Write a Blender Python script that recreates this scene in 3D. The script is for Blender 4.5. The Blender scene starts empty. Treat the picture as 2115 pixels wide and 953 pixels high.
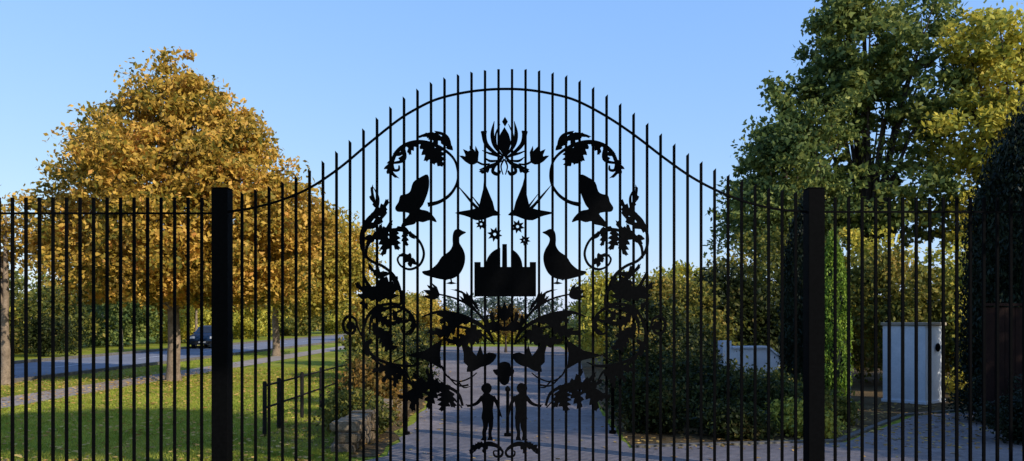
import bpy, bmesh, math, random
import numpy as np
from mathutils import Vector, geometry
random.seed(5)
scene=bpy.context.scene
COL=scene.collection
GY=8.0; S=204.0; CX=1057.5; HZ=660.0; EYE=1.6

# ------------------------------------------------ helpers
def link(o,parent=None):
    COL.objects.link(o)
    if parent is not None: o.parent=parent
    return o
def tag(o,label=None,cat=None,group=None,kind=None):
    if label: o["label"]=label
    if cat: o["category"]=cat
    if group: o["group"]=group
    if kind: o["kind"]=kind
    return o
def empty(name,loc=(0,0,0)):
    o=bpy.data.objects.new(name,None); o.empty_display_size=0.2; o.location=loc
    return link(o)
def mesh_obj(name,verts,faces,mat,parent=None,smooth=False):
    me=bpy.data.meshes.new(name); me.from_pydata([tuple(v) for v in verts],[],faces)
    if mat: me.materials.append(mat)
    if smooth:
        me.polygons.foreach_set('use_smooth',[True]*len(me.polygons))
    me.update()
    return link(bpy.data.objects.new(name,me),parent)
def box_vf(x0,x1,y0,y1,z0,z1):
    v=[(x0,y0,z0),(x1,y0,z0),(x1,y1,z0),(x0,y1,z0),(x0,y0,z1),(x1,y0,z1),(x1,y1,z1),(x0,y1,z1)]
    f=[(0,3,2,1),(4,5,6,7),(0,1,5,4),(1,2,6,5),(2,3,7,6),(3,0,4,7)]
    return v,f
def box(name,x0,x1,y0,y1,z0,z1,mat,parent=None,bevel=0.0):
    v,f=box_vf(x0,x1,y0,y1,z0,z1)
    o=mesh_obj(name,v,f,mat,parent)
    if bevel:
        bm=bmesh.new(); bm.from_mesh(o.data)
        bmesh.ops.bevel(bm,geom=bm.edges[:],offset=bevel,segments=2,affect='EDGES',profile=0.5)
        bm.to_mesh(o.data); bm.free()
    return o

# ------------------------------------------------ materials
def newmat(name):
    m=bpy.data.materials.new(name); m.use_nodes=True
    nt=m.node_tree; nt.nodes.clear()
    out=nt.nodes.new('ShaderNodeOutputMaterial')
    return m,nt,out
def ramp(nt,cols,interp='LINEAR'):
    r=nt.nodes.new('ShaderNodeValToRGB'); r.color_ramp.interpolation=interp
    e=r.color_ramp.elements
    while len(e)>1: e.remove(e[-1])
    e[0].position=cols[0][0]; e[0].color=(*cols[0][1],1)
    for p,c in cols[1:]:
        k=e.new(p); k.color=(*c,1)
    return r
def noise(nt,scale,detail=4,rough=0.6,coord=None):
    n=nt.nodes.new('ShaderNodeTexNoise'); n.inputs['Scale'].default_value=scale
    n.inputs['Detail'].default_value=detail; n.inputs['Roughness'].default_value=rough
    if coord is not None: nt.links.new(coord,n.inputs['Vector'])
    return n
def surf(name,layers,rough=0.9,bump=0.3,bscale=60,spec=0.3,metal=0.0):
    m,nt,out=newmat(name)
    b=nt.nodes.new('ShaderNodeBsdfPrincipled')
    geo=nt.nodes.new('ShaderNodeNewGeometry')
    prev=None
    for i,(sc,cols) in enumerate(layers):
        n=noise(nt,sc,6,0.65,geo.outputs['Position'])
        r=ramp(nt,cols); nt.links.new(n.outputs['Fac'],r.inputs['Fac'])
        if prev is None: prev=r.outputs['Color']
        else:
            mx=nt.nodes.new('ShaderNodeMix'); mx.data_type='RGBA'; mx.blend_type='MULTIPLY'
            mx.inputs[0].default_value=1.0
            nt.links.new(prev,mx.inputs[6]); nt.links.new(r.outputs['Color'],mx.inputs[7])
            prev=mx.outputs[2]
    nt.links.new(prev,b.inputs['Base Color'])
    b.inputs['Roughness'].default_value=rough; b.inputs['Metallic'].default_value=metal
    b.inputs['Specular IOR Level'].default_value=spec
    if bump:
        nb=noise(nt,bscale,5,0.7,geo.outputs['Position'])
        bp=nt.nodes.new('ShaderNodeBump'); bp.inputs['Strength'].default_value=bump; bp.inputs['Distance'].default_value=0.02
        nt.links.new(nb.outputs['Fac'],bp.inputs['Height']); nt.links.new(bp.outputs['Normal'],b.inputs['Normal'])
    nt.links.new(b.outputs['BSDF'],out.inputs['Surface'])
    return m
def leafmat(name,cols,trans=0.35,nscale=0.7,gain=1.0):
    cols=[(p,tuple(min(0.9,x*gain) for x in c)) for p,c in cols]
    m,nt,out=newmat(name)
    geo=nt.nodes.new('ShaderNodeNewGeometry')
    n=noise(nt,nscale,3,0.6,geo.outputs['Position'])
    a=nt.nodes.new('ShaderNodeMath'); a.operation='MULTIPLY_ADD'; a.inputs[1].default_value=1.6; a.inputs[2].default_value=-0.55
    nt.links.new(n.outputs['Fac'],a.inputs[0])
    mx=nt.nodes.new('ShaderNodeMath'); mx.operation='MULTIPLY_ADD'; mx.inputs[1].default_value=0.5
    nt.links.new(geo.outputs['Random Per Island'],mx.inputs[0]); 
    nt.links.new(a.outputs[0],mx.inputs[2])
    r=ramp(nt,cols); nt.links.new(mx.outputs[0],r.inputs['Fac'])
    d=nt.nodes.new('ShaderNodeBsdfPrincipled'); d.inputs['Roughness'].default_value=0.55; d.inputs['Specular IOR Level'].default_value=0.15
    t=nt.nodes.new('ShaderNodeBsdfTranslucent')
    nt.links.new(r.outputs['Color'],d.inputs['Base Color']); nt.links.new(r.outputs['Color'],t.inputs['Color'])
    s=nt.nodes.new('ShaderNodeMixShader'); s.inputs[0].default_value=trans
    nt.links.new(d.outputs[0],s.inputs[1]); nt.links.new(t.outputs[0],s.inputs[2])
    nt.links.new(s.outputs[0],out.inputs['Surface'])
    return m
def g(v): return (v,v,v)
M_iron=surf('black_iron',[(30,[(0.3,(0.0012,0.0012,0.0013)),(0.7,(0.0028,0.0028,0.003))])],rough=0.75,bump=0.1,bscale=200,spec=0.03)
M_oldiron=surf('weathered_iron',[(20,[(0.3,(0.008,0.007,0.007)),(0.7,(0.02,0.017,0.014))])],rough=0.8,bump=0.3,spec=0.1)
M_ground=surf('meadow_ground',[(0.35,[(0.3,(0.14,0.18,0.02)),(0.5,(0.27,0.29,0.035)),(0.7,(0.38,0.31,0.07))]),(3,[(0.3,g(0.7)),(0.7,g(1.15))]),(25,[(0.25,g(0.5)),(0.7,g(1.25))])],bump=0.8,bscale=40,spec=0.03)
M_soil=surf('garden_soil',[(1.2,[(0.3,(0.06,0.04,0.02)),(0.7,(0.17,0.11,0.05))]),(30,[(0.2,g(0.4)),(0.75,g(1.4))])],bump=0.8,bscale=30,spec=0.05)
M_asph=surf('road_asphalt',[(0.6,[(0.3,(0.16,0.16,0.18)),(0.7,(0.23,0.23,0.25))]),(60,[(0.3,g(0.75)),(0.7,g(1.1))])],bump=0.3,bscale=120,spec=0.15)
M_drive=surf('drive_tarmac',[(0.5,[(0.3,(0.20,0.165,0.15)),(0.7,(0.33,0.27,0.245))]),(8,[(0.25,g(0.65)),(0.7,g(1.05))]),(80,[(0.3,g(0.65)),(0.7,g(1.1))])],bump=0.4,bscale=110,spec=0.1)
M_path=surf('path_paving',[(1.5,[(0.3,(0.26,0.21,0.17)),(0.7,(0.40,0.33,0.28))]),(40,[(0.3,g(0.75)),(0.7,g(1.05))])],bump=0.3,spec=0.1)
M_kerb=surf('kerb_stone',[(4,[(0.3,(0.12,0.105,0.09)),(0.7,(0.2,0.18,0.155))]),(18,[(0.3,g(0.6)),(0.7,g(1.1))])],bump=0.5,spec=0.1)
M_paint=surf('road_paint',[(12,[(0.3,g(0.45)),(0.6,g(0.75))])],bump=0.1)
M_stone=surf('rubble_stone',[(3,[(0.3,(0.15,0.105,0.06)),(0.7,(0.34,0.26,0.17))]),(35,[(0.25,g(0.55)),(0.7,g(1.1))])],bump=0.9,bscale=25,spec=0.1)
M_white=surf('white_render',[(3,[(0.3,(0.62,0.65,0.68)),(0.65,(0.78,0.78,0.79))]),(25,[(0.2,g(0.85)),(0.6,g(1.0))])],bump=0.25,bscale=60,spec=0.1)
M_cap=surf('stone_cap',[(6,[(0.3,(0.28,0.22,0.15)),(0.7,(0.42,0.35,0.26))])],bump=0.5,spec=0.1)
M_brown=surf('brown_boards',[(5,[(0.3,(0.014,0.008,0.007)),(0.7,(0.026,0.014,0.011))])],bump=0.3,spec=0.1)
M_bark=surf('bark',[(5,[(0.3,(0.14,0.10,0.065)),(0.7,(0.34,0.25,0.17))]),(30,[(0.2,g(0.5)),(0.7,g(1.1))])],bump=1.0,bscale=18,spec=0.1)
M_darkbark=surf('dark_bark',[(5,[(0.3,(0.03,0.023,0.018)),(0.7,(0.08,0.06,0.045))])],bump=0.9,bscale=18,spec=0.1)
L_gold=leafmat('golden_leaves',[(0.0,(0.07,0.085,0.014)),(0.25,(0.19,0.155,0.024)),(0.5,(0.44,0.27,0.038)),(0.75,(0.70,0.42,0.085)),(1.0,(0.60,0.26,0.06))],nscale=1.3,gain=1.08)
L_yel=leafmat('yellow_leaves',[(0.0,(0.12,0.14,0.02)),(0.4,(0.36,0.28,0.04)),(0.7,(0.62,0.42,0.07)),(1.0,(0.55,0.25,0.04))])
L_dkgreen=leafmat('dark_green_leaves',[(0.0,(0.022,0.042,0.014)),(0.4,(0.065,0.095,0.026)),(0.7,(0.17,0.19,0.045)),(1.0,(0.34,0.31,0.07))],gain=1.35,nscale=0.8)
L_ygreen=leafmat('yellow_green_leaves',[(0.0,(0.06,0.085,0.016)),(0.25,(0.17,0.185,0.03)),(0.55,(0.42,0.36,0.05)),(1.0,(0.60,0.44,0.07))],gain=1.3,nscale=0.8)
L_olive=leafmat('olive_leaves',[(0.0,(0.03,0.045,0.010)),(0.4,(0.08,0.09,0.018)),(0.7,(0.20,0.175,0.03)),(1.0,(0.36,0.23,0.045))],gain=1.2)
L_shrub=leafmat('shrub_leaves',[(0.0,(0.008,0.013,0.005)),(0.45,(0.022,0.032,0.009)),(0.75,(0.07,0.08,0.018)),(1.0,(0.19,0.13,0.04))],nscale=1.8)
L_rust=leafmat('rust_leaves',[(0.0,(0.05,0.05,0.015)),(0.4,(0.15,0.10,0.02)),(0.7,(0.28,0.14,0.03)),(1.0,(0.36,0.24,0.05))],nscale=1.5)
L_conif_lit=leafmat('sunlit_conifer_foliage',[(0.0,(0.05,0.09,0.012)),(0.5,(0.16,0.25,0.025)),(1.0,(0.34,0.42,0.05))],trans=0.2,nscale=2.5)  # sunlit green put into the foliage colour
L_cyp=leafmat('shade_dark_cypress_foliage',[(0.0,(0.005,0.008,0.004)),(0.6,(0.011,0.018,0.008)),(1.0,(0.024,0.034,0.012))],trans=0.05,nscale=2.5)  # black-green, with shade painted into the colour
L_far=leafmat('haze_tinted_leaves',[(0.0,(0.06,0.085,0.08)),(0.5,(0.10,0.13,0.11)),(1.0,(0.17,0.18,0.12))],nscale=0.2)  # bluish haze mixed into the leaf colour
M_grass=leafmat('grass_blades',[(0.0,(0.14,0.19,0.018)),(0.5,(0.32,0.35,0.04)),(1.0,(0.52,0.45,0.08))],trans=0.35,nscale=0.9)
M_litter=leafmat('fallen_leaf',[(0.0,(0.2,0.11,0.03)),(0.5,(0.42,0.24,0.06)),(1.0,(0.6,0.42,0.12))],trans=0.1)

# ------------------------------------------------ foliage
def leaf_mesh(name,centers,size,mat,rng,up=0.0,aspect=0.55):
    n=len(centers)
    d=rng.normal(size=(n,3)); d[:,2]+=up
    d/=np.linalg.norm(d,axis=1)[:,None]
    r=rng.normal(size=(n,3)); s=np.cross(d,r); s/=np.linalg.norm(s,axis=1)[:,None]
    L=(size*rng.uniform(0.6,1.3,n))[:,None]
    a=centers-d*L*0.5; c=centers+d*L*0.5
    b=centers+s*L*aspect*0.5; e=centers-s*L*aspect*0.5
    v=np.stack([a,b,c,e],1).reshape(-1,3).astype(np.float32)
    me=bpy.data.meshes.new(name)
    me.vertices.add(4*n); me.vertices.foreach_set('co',v.ravel())
    me.loops.add(4*n); me.loops.foreach_set('vertex_index',np.arange(4*n,dtype=np.int32))
    me.polygons.add(n); me.polygons.foreach_set('loop_start',np.arange(0,4*n,4,dtype=np.int32))
    me.polygons.foreach_set('loop_total',np.full(n,4,dtype=np.int32))
    me.materials.append(mat); me.update(calc_edges=True)
    return me
def blob_points(blobs,n,rng,clump=0.45,per=40,fill=0.45):
    B=np.array(blobs,float); w=(B[:,3]*B[:,4]+B[:,4]*B[:,5]+B[:,3]*B[:,5]); w/=w.sum()
    nc=max(1,int(n/per)); idx=rng.choice(len(B),nc,p=w)
    u=rng.normal(size=(nc,3)); u/=np.linalg.norm(u,axis=1)[:,None]
    rad=(fill+(1-fill)*rng.random(nc)**0.6)*rng.uniform(0.85,1.08,nc)
    cc=B[idx,:3]+u*B[idx,3:]*rad[:,None]
    cs=clump*rng.uniform(0.5,1.5,nc)
    wgt=rng.uniform(0.3,1.7,nc); k=rng.choice(nc,n,p=wgt/wgt.sum())
    off=np.clip(rng.normal(size=(n,3)),-1.7,1.7)*cs[k][:,None]*np.array([1,1,0.6])*0.6
    return cc[k]+off
def tube_vf(path,radii,seg=9,V=None,F=None,rng=None):
    V=[] if V is None else V; F=[] if F is None else F
    base=len(V); n=len(path)
    for i,(p,r) in enumerate(zip(path,radii)):
        p=Vector(p); q=Vector(path[min(i+1,n-1)])-Vector(path[max(i-1,0)])
        q.normalize(); a=q.orthogonal().normalized() if abs(q.z)<0.99 else Vector((1,0,0)); b=q.cross(a)
        for k in range(seg):
            t=2*math.pi*k/seg
            V.append(tuple(p+(a*math.cos(t)+b*math.sin(t))*r*(1+0.08*math.sin(3*t+i))))
    for i in range(n-1):
        for k in range(seg):
            F.append((base+i*seg+k,base+i*seg+(k+1)%seg,base+(i+1)*seg+(k+1)%seg,base+(i+1)*seg+k))
    return V,F
def tree(name,loc,trunk_h,trunk_r,blobs,n,lsize,lmat,bark,label,cat='tree',seed=1,clump=0.45,per=40,fill=0.4,limbs=9,group=None,lean=0.0):
    rng=np.random.default_rng(seed); rd=random.Random(seed)
    e=empty(name,loc); tag(e,label,cat,group)
    top=max(b[2]+b[5]*0.6 for b in blobs)
    pts=[];rr=[]
    K=9
    for i in range(K):
        t=i/(K-1); z=t*top
        pts.append((lean*t*t+rd.uniform(-1,1)*0.05*top/10*(i>0),rd.uniform(-1,1)*0.05*top/10*(i>0),z))
        rr.append(trunk_r*(1.35 if i==0 else (1-0.88*t)))
    pts.insert(1,(0,0,0.25)); rr.insert(1,trunk_r)
    V,F=tube_vf(pts,rr,10)
    for j in range(limbs):
        b=blobs[j%len(blobs)]
        z0=trunk_h*rd.uniform(0.8,1.5)
        z0=min(z0,top*0.7)
        u=Vector((rd.gauss(0,1),rd.gauss(0,1),rd.gauss(0.3,0.8))).normalized()
        end=Vector((b[0]+u.x*b[3]*0.75,b[1]+u.y*b[4]*0.75,max(z0+0.5,b[2]+u.z*b[5]*0.7)))
        st=Vector((lean*(z0/top)**2,0,z0)); mid=st.lerp(end,0.5)+Vector((0,0,0.12*(end-st).length))
        r0=trunk_r*0.4
        tube_vf([st,st.lerp(mid,0.5)+Vector((0,0,0.05)),mid,mid.lerp(end,0.5),end],[r0,r0*0.75,r0*0.5,r0*0.3,r0*0.1],6,V,F)
        for q in range(3):
            e2=mid.lerp(end,rd.uniform(0.2,0.9)); e3=e2+Vector((rd.gauss(0,1),rd.gauss(0,1),rd.gauss(0.5,0.6)))*0.35*min(b[3],b[5])
            tube_vf([e2,e2.lerp(e3,0.5),e3],[r0*0.3,r0*0.18,r0*0.06],5,V,F)
    mesh_obj('trunk',V,F,bark,e,smooth=True)
    P=blob_points(blobs,n,rng,clump,per,fill)
    P=P[P[:,2]>0.3]
    me=leaf_mesh('crown',P,lsize,lmat,rng)
    link(bpy.data.objects.new('crown',me),e)
    return e
def shrub(name,loc,blobs,n,lsize,lmat,label,cat='shrub',seed=1,clump=0.22,per=30,fill=0.3,group=None,up=0.3,kind=None):
    rng=np.random.default_rng(seed)
    P=blob_points(blobs,n,rng,clump,per,fill); P[:,2]=np.abs(P[:,2])+0.02
    me=leaf_mesh(name,P,lsize,lmat,rng,up=up)
    o=link(bpy.data.objects.new(name,me)); o.location=loc
    tag(o,label,cat,group,kind); return o

# ------------------------------------------------ ground, roads
def sheet(name,pts,z,mat,label,cat):
    o=mesh_obj(name,[(x,y,z) for x,y in pts],[tuple(range(len(pts)))],mat)
    return tag(o,label,cat,kind='structure')
def grid_ground():
    xs=[-700,-200,-60]+list(range(-30,31,3))+[60,200,700]
    ys=[-60,-20]+list(range(-6,91,3))+[200,900]
    V=[(x,y,0.0) for y in ys for x in xs]; F=[]
    nx=len(xs)
    for j in range(len(ys)-1):
        for i in range(nx-1):
            F.append((j*nx+i,j*nx+i+1,(j+1)*nx+i+1,(j+1)*nx+i))
    return mesh_obj('ground',V,F,M_ground)
tag(grid_ground(),'grassy ground with patches of fallen leaves','ground',kind='structure')
sheet('road',[(-18.4,-20),(-12.9,-20),(-12.3,60),(-12.0,140),(-16.8,140),(-17.4,60)],0.004,M_asph,'grey asphalt road passing the lawn','road')
sheet('path',[(-10.6,-20),(-9.3,-20),(-9.0,45),(-8.6,80),(-9.8,80),(-10.2,45)],0.008,M_path,'narrow pale footpath across the grass','path')
def ragged(pts,amp,seed):
    rd=random.Random(seed); out=[]
    n=len(pts)
    for i in range(n):
        a=Vector(pts[i]); b=Vector(pts[(i+1)%n]); L=(b-a).length; k=max(1,min(40,int(L/0.35)))
        if a.y>28 or b.y>28: k=1
        for j in range(k):
            p=a.lerp(b,j/k); o=amp if j else 0
            out.append((p.x+rd.uniform(-o,o),p.y+rd.uniform(-o,o)))
    return out
sheet('planting_bed',[(1.5,9.9),(1.6,14),(2.4,30),(3,46),(40,60),(40,14.6),(9.5,14.6),(6.6,13.2),(4.3,10.4)],0.006,M_soil,'bare soil bed under the shrubs','soil')
sheet('planting_bed',ragged([(-3.2,9.0),(-1.55,9.2),(-1.7,16),(-3.6,30),(-5,46),(-7,46),(-3.6,20)],0.10,2),0.0065,M_soil,'bare soil bed beside the driveway','soil')
sheet('driveway',ragged([(-2.2,3),(14,3),(16,14.2),(9.4,14.4),(6.6,13.0),(4.3,10.2),(1.45,9.75),(1.6,16),(2.6,30),(2.8,46),(-4.2,46),(-3.2,30),(-1.6,16),(-1.45,9.2),(-1.9,8.6)],0.045,3),0.012,M_drive,'worn grey tarmac driveway leading through the gate','driveway')
def kerb(pts,w,h,label):
    V=[];F=[]
    for i,(x,y) in enumerate(pts):
        a=Vector(pts[max(i-1,0)]); b=Vector(pts[min(i+1,len(pts)-1)]); d=(b-a).normalized(); n=Vector((-d.y,d.x))*w/2
        V+= [(x-n.x,y-n.y,0.0),(x-n.x,y-n.y,h),(x+n.x,y+n.y,h),(x+n.x,y+n.y,0.0)]
    for i in range(len(pts)-1):
        for k in range(3):
            F.append((i*4+k,i*4+k+1,(i+1)*4+k+1,(i+1)*4+k))
    F+=[(0,1,2,3),(len(V)-4,len(V)-3,len(V)-2,len(V)-1)]
    o=mesh_obj('kerb',V,F,M_kerb); tag(o,label,'kerb',kind='structure')
kerb([(-12.82,-20),(-12.22,60),(-11.9,140)],0.14,0.11,'stone kerb along the road and lawn')
kerb([(-18.48,-20),(-17.48,60),(-16.9,140)],0.14,0.11,'stone kerb along the far side of the road')
kerb([(16,14.35),(9.3,14.5),(6.5,13.1),(4.25,10.3),(1.5,9.85)],0.09,0.035,'worn low stone edging beside the driveway')
V=[];F=[]
for i in range(22):
    y=-10+i*6; cx=(-15.65+ (y+20)/80*0.8); b=len(V)
    V+=[(cx-0.05,y,0.016),(cx+0.05,y,0.016),(cx+0.07,y+2.4,0.016),(cx-0.03,y+2.4,0.016)]; F.append((b,b+1,b+2,b+3))
tag(mesh_obj('road_marking',V,F,M_paint),'dashed white centre line on the road','road marking',kind='structure')

rng=np.random.default_rng(3)
def lawn_pts(n,x0,x1,y0,y1):
    return np.stack([rng.uniform(x0,x1,n),y0+(y1-y0)*rng.random(n)**1.3,np.zeros(n)],1)
P=np.concatenate([lawn_pts(110000,-9.1,-3.4,8.3,26),lawn_pts(20000,-12.6,-10.7,14,40),lawn_pts(18000,-3.7,-1.9,8.3,9.6),lawn_pts(24000,-3.6,-2.3,9,20)])
n=len(P); h=rng.uniform(0.025,0.06,n); ang=rng.uniform(0,6.283,n); w=0.006
dx=np.cos(ang)*w; dy=np.sin(ang)*w; lx=rng.normal(0,0.03,n); ly=rng.normal(0,0.03,n)
a=P+np.stack([dx,dy,0*h],1); b=P-np.stack([dx,dy,0*h],1); c=P+np.stack([lx,ly,h],1)
v=np.stack([a,b,c],1).reshape(-1,3).astype(np.float32)
me=bpy.data.meshes.new('grass'); me.vertices.add(3*n); me.vertices.foreach_set('co',v.ravel())
me.loops.add(3*n); me.loops.foreach_set('vertex_index',np.arange(3*n,dtype=np.int32))
me.polygons.add(n); me.polygons.foreach_set('loop_start',np.arange(0,3*n,3,dtype=np.int32)); me.polygons.foreach_set('loop_total',np.full(n,3,dtype=np.int32))
me.materials.append(M_grass); me.update(calc_edges=True)
tag(link(bpy.data.objects.new('grass',me)),'short green lawn grass behind the fence','grass',kind='stuff')
Pl=np.concatenate([lawn_pts(5200,-12.5,-3.5,8.5,26),lawn_pts(900,-3.5,-1.6,8.6,18),
   np.stack([rng.uniform(1.5,9.5,1800),rng.uniform(9.6,15,1800),np.zeros(1800)],1),
   np.stack([rng.uniform(-1.8,9,400),rng.uniform(8,14,400),np.zeros(400)],1),
   np.stack([rng.normal(-8.6,2.6,3200),rng.normal(20,3.0,3200),np.zeros(3200)],1)])
Pl[:,2]=rng.uniform(0.03,0.06,len(Pl)); Pl[(Pl[:,0]>-1.8),2]=0.022
lm=leaf_mesh('fallen_leaves',Pl,0.075,M_litter,rng,aspect=0.8)
co=np.empty(len(lm.vertices)*3,np.float32); lm.vertices.foreach_get('co',co); co=co.reshape(-1,4,3)
zc=co[:,:,2].mean(1,keepdims=True); co[:,:,2]=zc+(co[:,:,2]-zc)*0.25; lm.vertices.foreach_set('co',co.ravel()); lm.update()
tag(link(bpy.data.objects.new('fallen_leaves',lm)),'scattered orange and brown fallen leaves','leaves',kind='stuff')

# ------------------------------------------------ trees left
tree('linden_tree',(-8.75,20.4,0),2.0,0.17,
 [(0.1,0,8.0,0.55,0.6,0.6),(0.05,0,7.2,1.35,1.4,0.8),(0.2,0,6.3,2.3,2.2,0.95),(0.2,0,5.3,3.1,2.9,1.05),(0.25,0,4.2,3.8,3.2,1.15),(0.15,-0.2,3.2,3.8,3.0,1.0),(0.3,0.3,2.5,3.2,2.6,0.6),
  (-2.7,0,4.0,1.1,1.5,0.9),(3.0,0,4.2,1.1,1.5,0.9),(1.6,-0.4,5.9,1.0,1.2,0.8),(-1.5,-0.4,6.0,1.0,1.2,0.7)],
 105000,0.14,L_gold,M_bark,'large golden autumn linden tree on the lawn',seed=11,clump=0.30,per=60,fill=0.45,limbs=22)
tree('linden_tree',(-10.3,34.5,0),2.4,0.17,
 [(1.0,0,4.6,3.2,3,1.9),(2.4,0,3.9,2.0,2.5,1.7),(0.5,0,5.6,2.1,2.2,1.2),(1.3,-0.5,3.0,2.6,2.4,1.2)],
 44000,0.18,L_yel,M_bark,'yellow autumn tree farther along the grass verge',seed=12,clump=0.45,limbs=10)
tree('linden_tree',(-12.3,19.2,0),2.0,0.13,
 [(-1.3,0,3.5,1.3,1.5,1.5),(-1.6,0,2.7,1.2,1.4,1.0)],
 16000,0.12,L_gold,M_bark,'small orange autumn tree near the road',seed=13,clump=0.35)
tree('young_tree',(-19.8,40,0),2.6,0.10,[(0,0,4.4,1.6,1.6,1.8)],9000,0.17,L_olive,M_bark,'slim young tree across the road',seed=14)
tree('young_tree',(-19.6,49,0),2.4,0.10,[(0,0,4.2,1.8,1.6,1.6)],9000,0.18,L_yel,M_bark,'slim yellowing tree across the road',seed=15)
k=0
for y,x,h,m in [(24,-23,4.0,L_olive),(30,-24,5.0,L_ygreen),(37,-23.5,3.8,L_olive),(45,-24,5.0,L_dkgreen),(54,-23,4.0,L_ygreen),(64,-22.5,4.8,L_ygreen),(76,-21.5,4.4,L_olive),(90,-20,5.0,L_ygreen)]:
    k+=1
    shrub('hedgerow_tree',(x,y,0),[(0,0,h*0.5,2.6+y*0.02,4.2+y*0.02,h*0.5),(0,2,h*0.35,2.8,3.6,h*0.4)],13000,0.14+y*0.0022,m,'dense green hedgerow tree beyond the road','tree',seed=20+k,clump=0.5,per=45,group='trees beyond the road')
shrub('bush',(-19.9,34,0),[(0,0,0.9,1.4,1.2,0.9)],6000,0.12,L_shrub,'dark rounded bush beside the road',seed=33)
for i,(x,y,rx,h,m) in enumerate([(-6.0,52,2.4,3.2,L_yel),(-9.0,60,3.5,3.6,L_ygreen),(-4.9,38,1.5,2.8,L_yel),(-4.4,27,1.2,2.6,L_yel),(-3.4,21,0.9,1.8,L_olive)]):
    shrub('bush',(x,y,0),[(0,0,h*0.5,rx,rx,h*0.5)],int(9000),0.07+y*0.0025,m,'autumn coloured bush beside the driveway',seed=40+i,clump=0.25,group='bushes beside the driveway')
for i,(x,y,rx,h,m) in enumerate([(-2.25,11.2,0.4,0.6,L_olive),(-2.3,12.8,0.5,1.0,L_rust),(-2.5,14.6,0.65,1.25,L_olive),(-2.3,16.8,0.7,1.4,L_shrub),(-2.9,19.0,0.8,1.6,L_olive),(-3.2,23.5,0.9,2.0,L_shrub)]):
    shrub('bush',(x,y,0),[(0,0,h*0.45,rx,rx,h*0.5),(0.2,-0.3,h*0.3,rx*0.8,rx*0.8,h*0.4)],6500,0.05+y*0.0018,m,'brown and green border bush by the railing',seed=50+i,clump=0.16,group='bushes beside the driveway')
tree('small_maple',(-0.3,38,0),0.8,0.06,[(0,0,1.5,0.8,0.8,0.7),(0,0,1.9,0.5,0.5,0.35)],3500,0.13,L_rust,M_darkbark,'small red and orange maple on the courtyard',seed=61,clump=0.25,limbs=6)
for i,(x,y,rx,h,m) in enumerate([(-4.5,50,2.0,1.8,L_yel),(-1.2,52,2.2,1.5,L_ygreen),(2.2,51,2.0,1.6,L_olive),(5.0,47,2.4,2.8,L_dkgreen),(8.5,46,3.0,4.2,L_ygreen),(4.0,36,1.4,2.4,L_olive)]):
    shrub('bush',(x,y,0),[(0,0,h*0.5,rx,rx*0.8,h*0.5),(rx*0.5,0,h*0.35,rx*0.7,rx*0.8,h*0.4)],7000,0.17,m,'rounded garden bush at the end of the driveway',seed=70+i,clump=0.3,group='bushes at the end of the driveway')
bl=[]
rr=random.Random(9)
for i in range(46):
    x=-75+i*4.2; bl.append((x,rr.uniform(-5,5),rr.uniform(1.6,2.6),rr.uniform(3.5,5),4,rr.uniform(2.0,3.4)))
shrub('woodland',(0,112,0),bl,52000,0.5,L_far,'distant band of woodland with haze in its colour','woodland',seed=80,clump=1.0,kind='stuff')

# ------------------------------------------------ right trees
tree('ash_tree',(11.2,25,0),3.0,0.24,
 [(-0.2,0,10.0,1.7,2.2,1.9),(-0.6,0,11.4,1.0,1.4,1.0),(-1.8,0,8.0,1.7,2.2,1.3),(1.4,0,8.6,1.9,2.4,1.8),(-2.8,0,5.9,1.6,2.0,1.3),(0.2,0,5.4,2.6,2.8,1.6),(-1.2,-0.4,9.2,1.2,1.3,0.8),(1.9,0,11.0,1.0,1.2,1.0)],
 38000,0.2,L_dkgreen,M_darkbark,'tall ash tree with dark green leaves and gaps of sky',seed=91,clump=0.33,per=60,fill=0.45,limbs=28)
tree('ash_tree',(15.2,23.5,0),2.6,0.22,
 [(0.2,0,8.3,2.1,2.2,1.6),(-1.2,0,7.0,1.8,2.0,1.4),(1.6,0,6.6,2.2,2.4,1.8),(0.2,0,4.6,2.8,2.6,1.7),(2.4,0,8.6,1.5,1.8,1.4),(-1.2,0,9.8,1.3,1.4,0.9)],
 45000,0.19,L_ygreen,M_darkbark,'tall tree with yellow green autumn leaves',seed=92,clump=0.36,per=60,fill=0.45,limbs=22)
tree('hazel_tree',(8.3,24,0),1.8,0.14,
 [(0.2,0,6.3,1.4,1.6,1.3),(0.5,0,4.7,1.9,2.0,1.4),(-0.8,0,4.5,1.4,1.6,1.2),(1.2,0,7.6,0.9,1.2,0.9),(-0.4,0,7.0,0.6,0.8,0.5)],
 17000,0.165,L_dkgreen,M_darkbark,'airy green tree beside the shrubs',seed=93,clump=0.34,per=40,fill=0.35,limbs=20)
R=[(5.4,22,1.9,3.2,L_ygreen),(7.6,21,2.2,3.9,L_olive),(10.2,21,2.2,3.9,L_ygreen),(12.8,20.5,2.0,3.6,L_ygreen),(3.9,18.5,1.1,2.6,L_olive),(5.6,19.8,1.2,2.9,L_shrub),(2.9,16.4,0.8,2.0,L_shrub),(9.2,18.5,1.4,3.2,L_olive),(11.2,18,1.4,3.0,L_ygreen),(3.4,26,1.5,3.1,L_ygreen),(10.4,16.8,0.8,2.0,L_ygreen)]
for i,(x,y,rx,h,m) in enumerate(R):
    shrub('tall_shrub',(x,y,0),[(0,0,h*0.5,rx,rx,h*0.5),(-rx*0.4,0,h*0.72,rx*0.6,rx*0.7,h*0.3),(rx*0.5,-0.2,h*0.35,rx*0.7,rx*0.8,h*0.35)],13000,0.065+y*0.003,m,'tall leafy shrub in the dense border',seed=100+i,clump=0.28,per=45,group='tall border shrubs')
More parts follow.
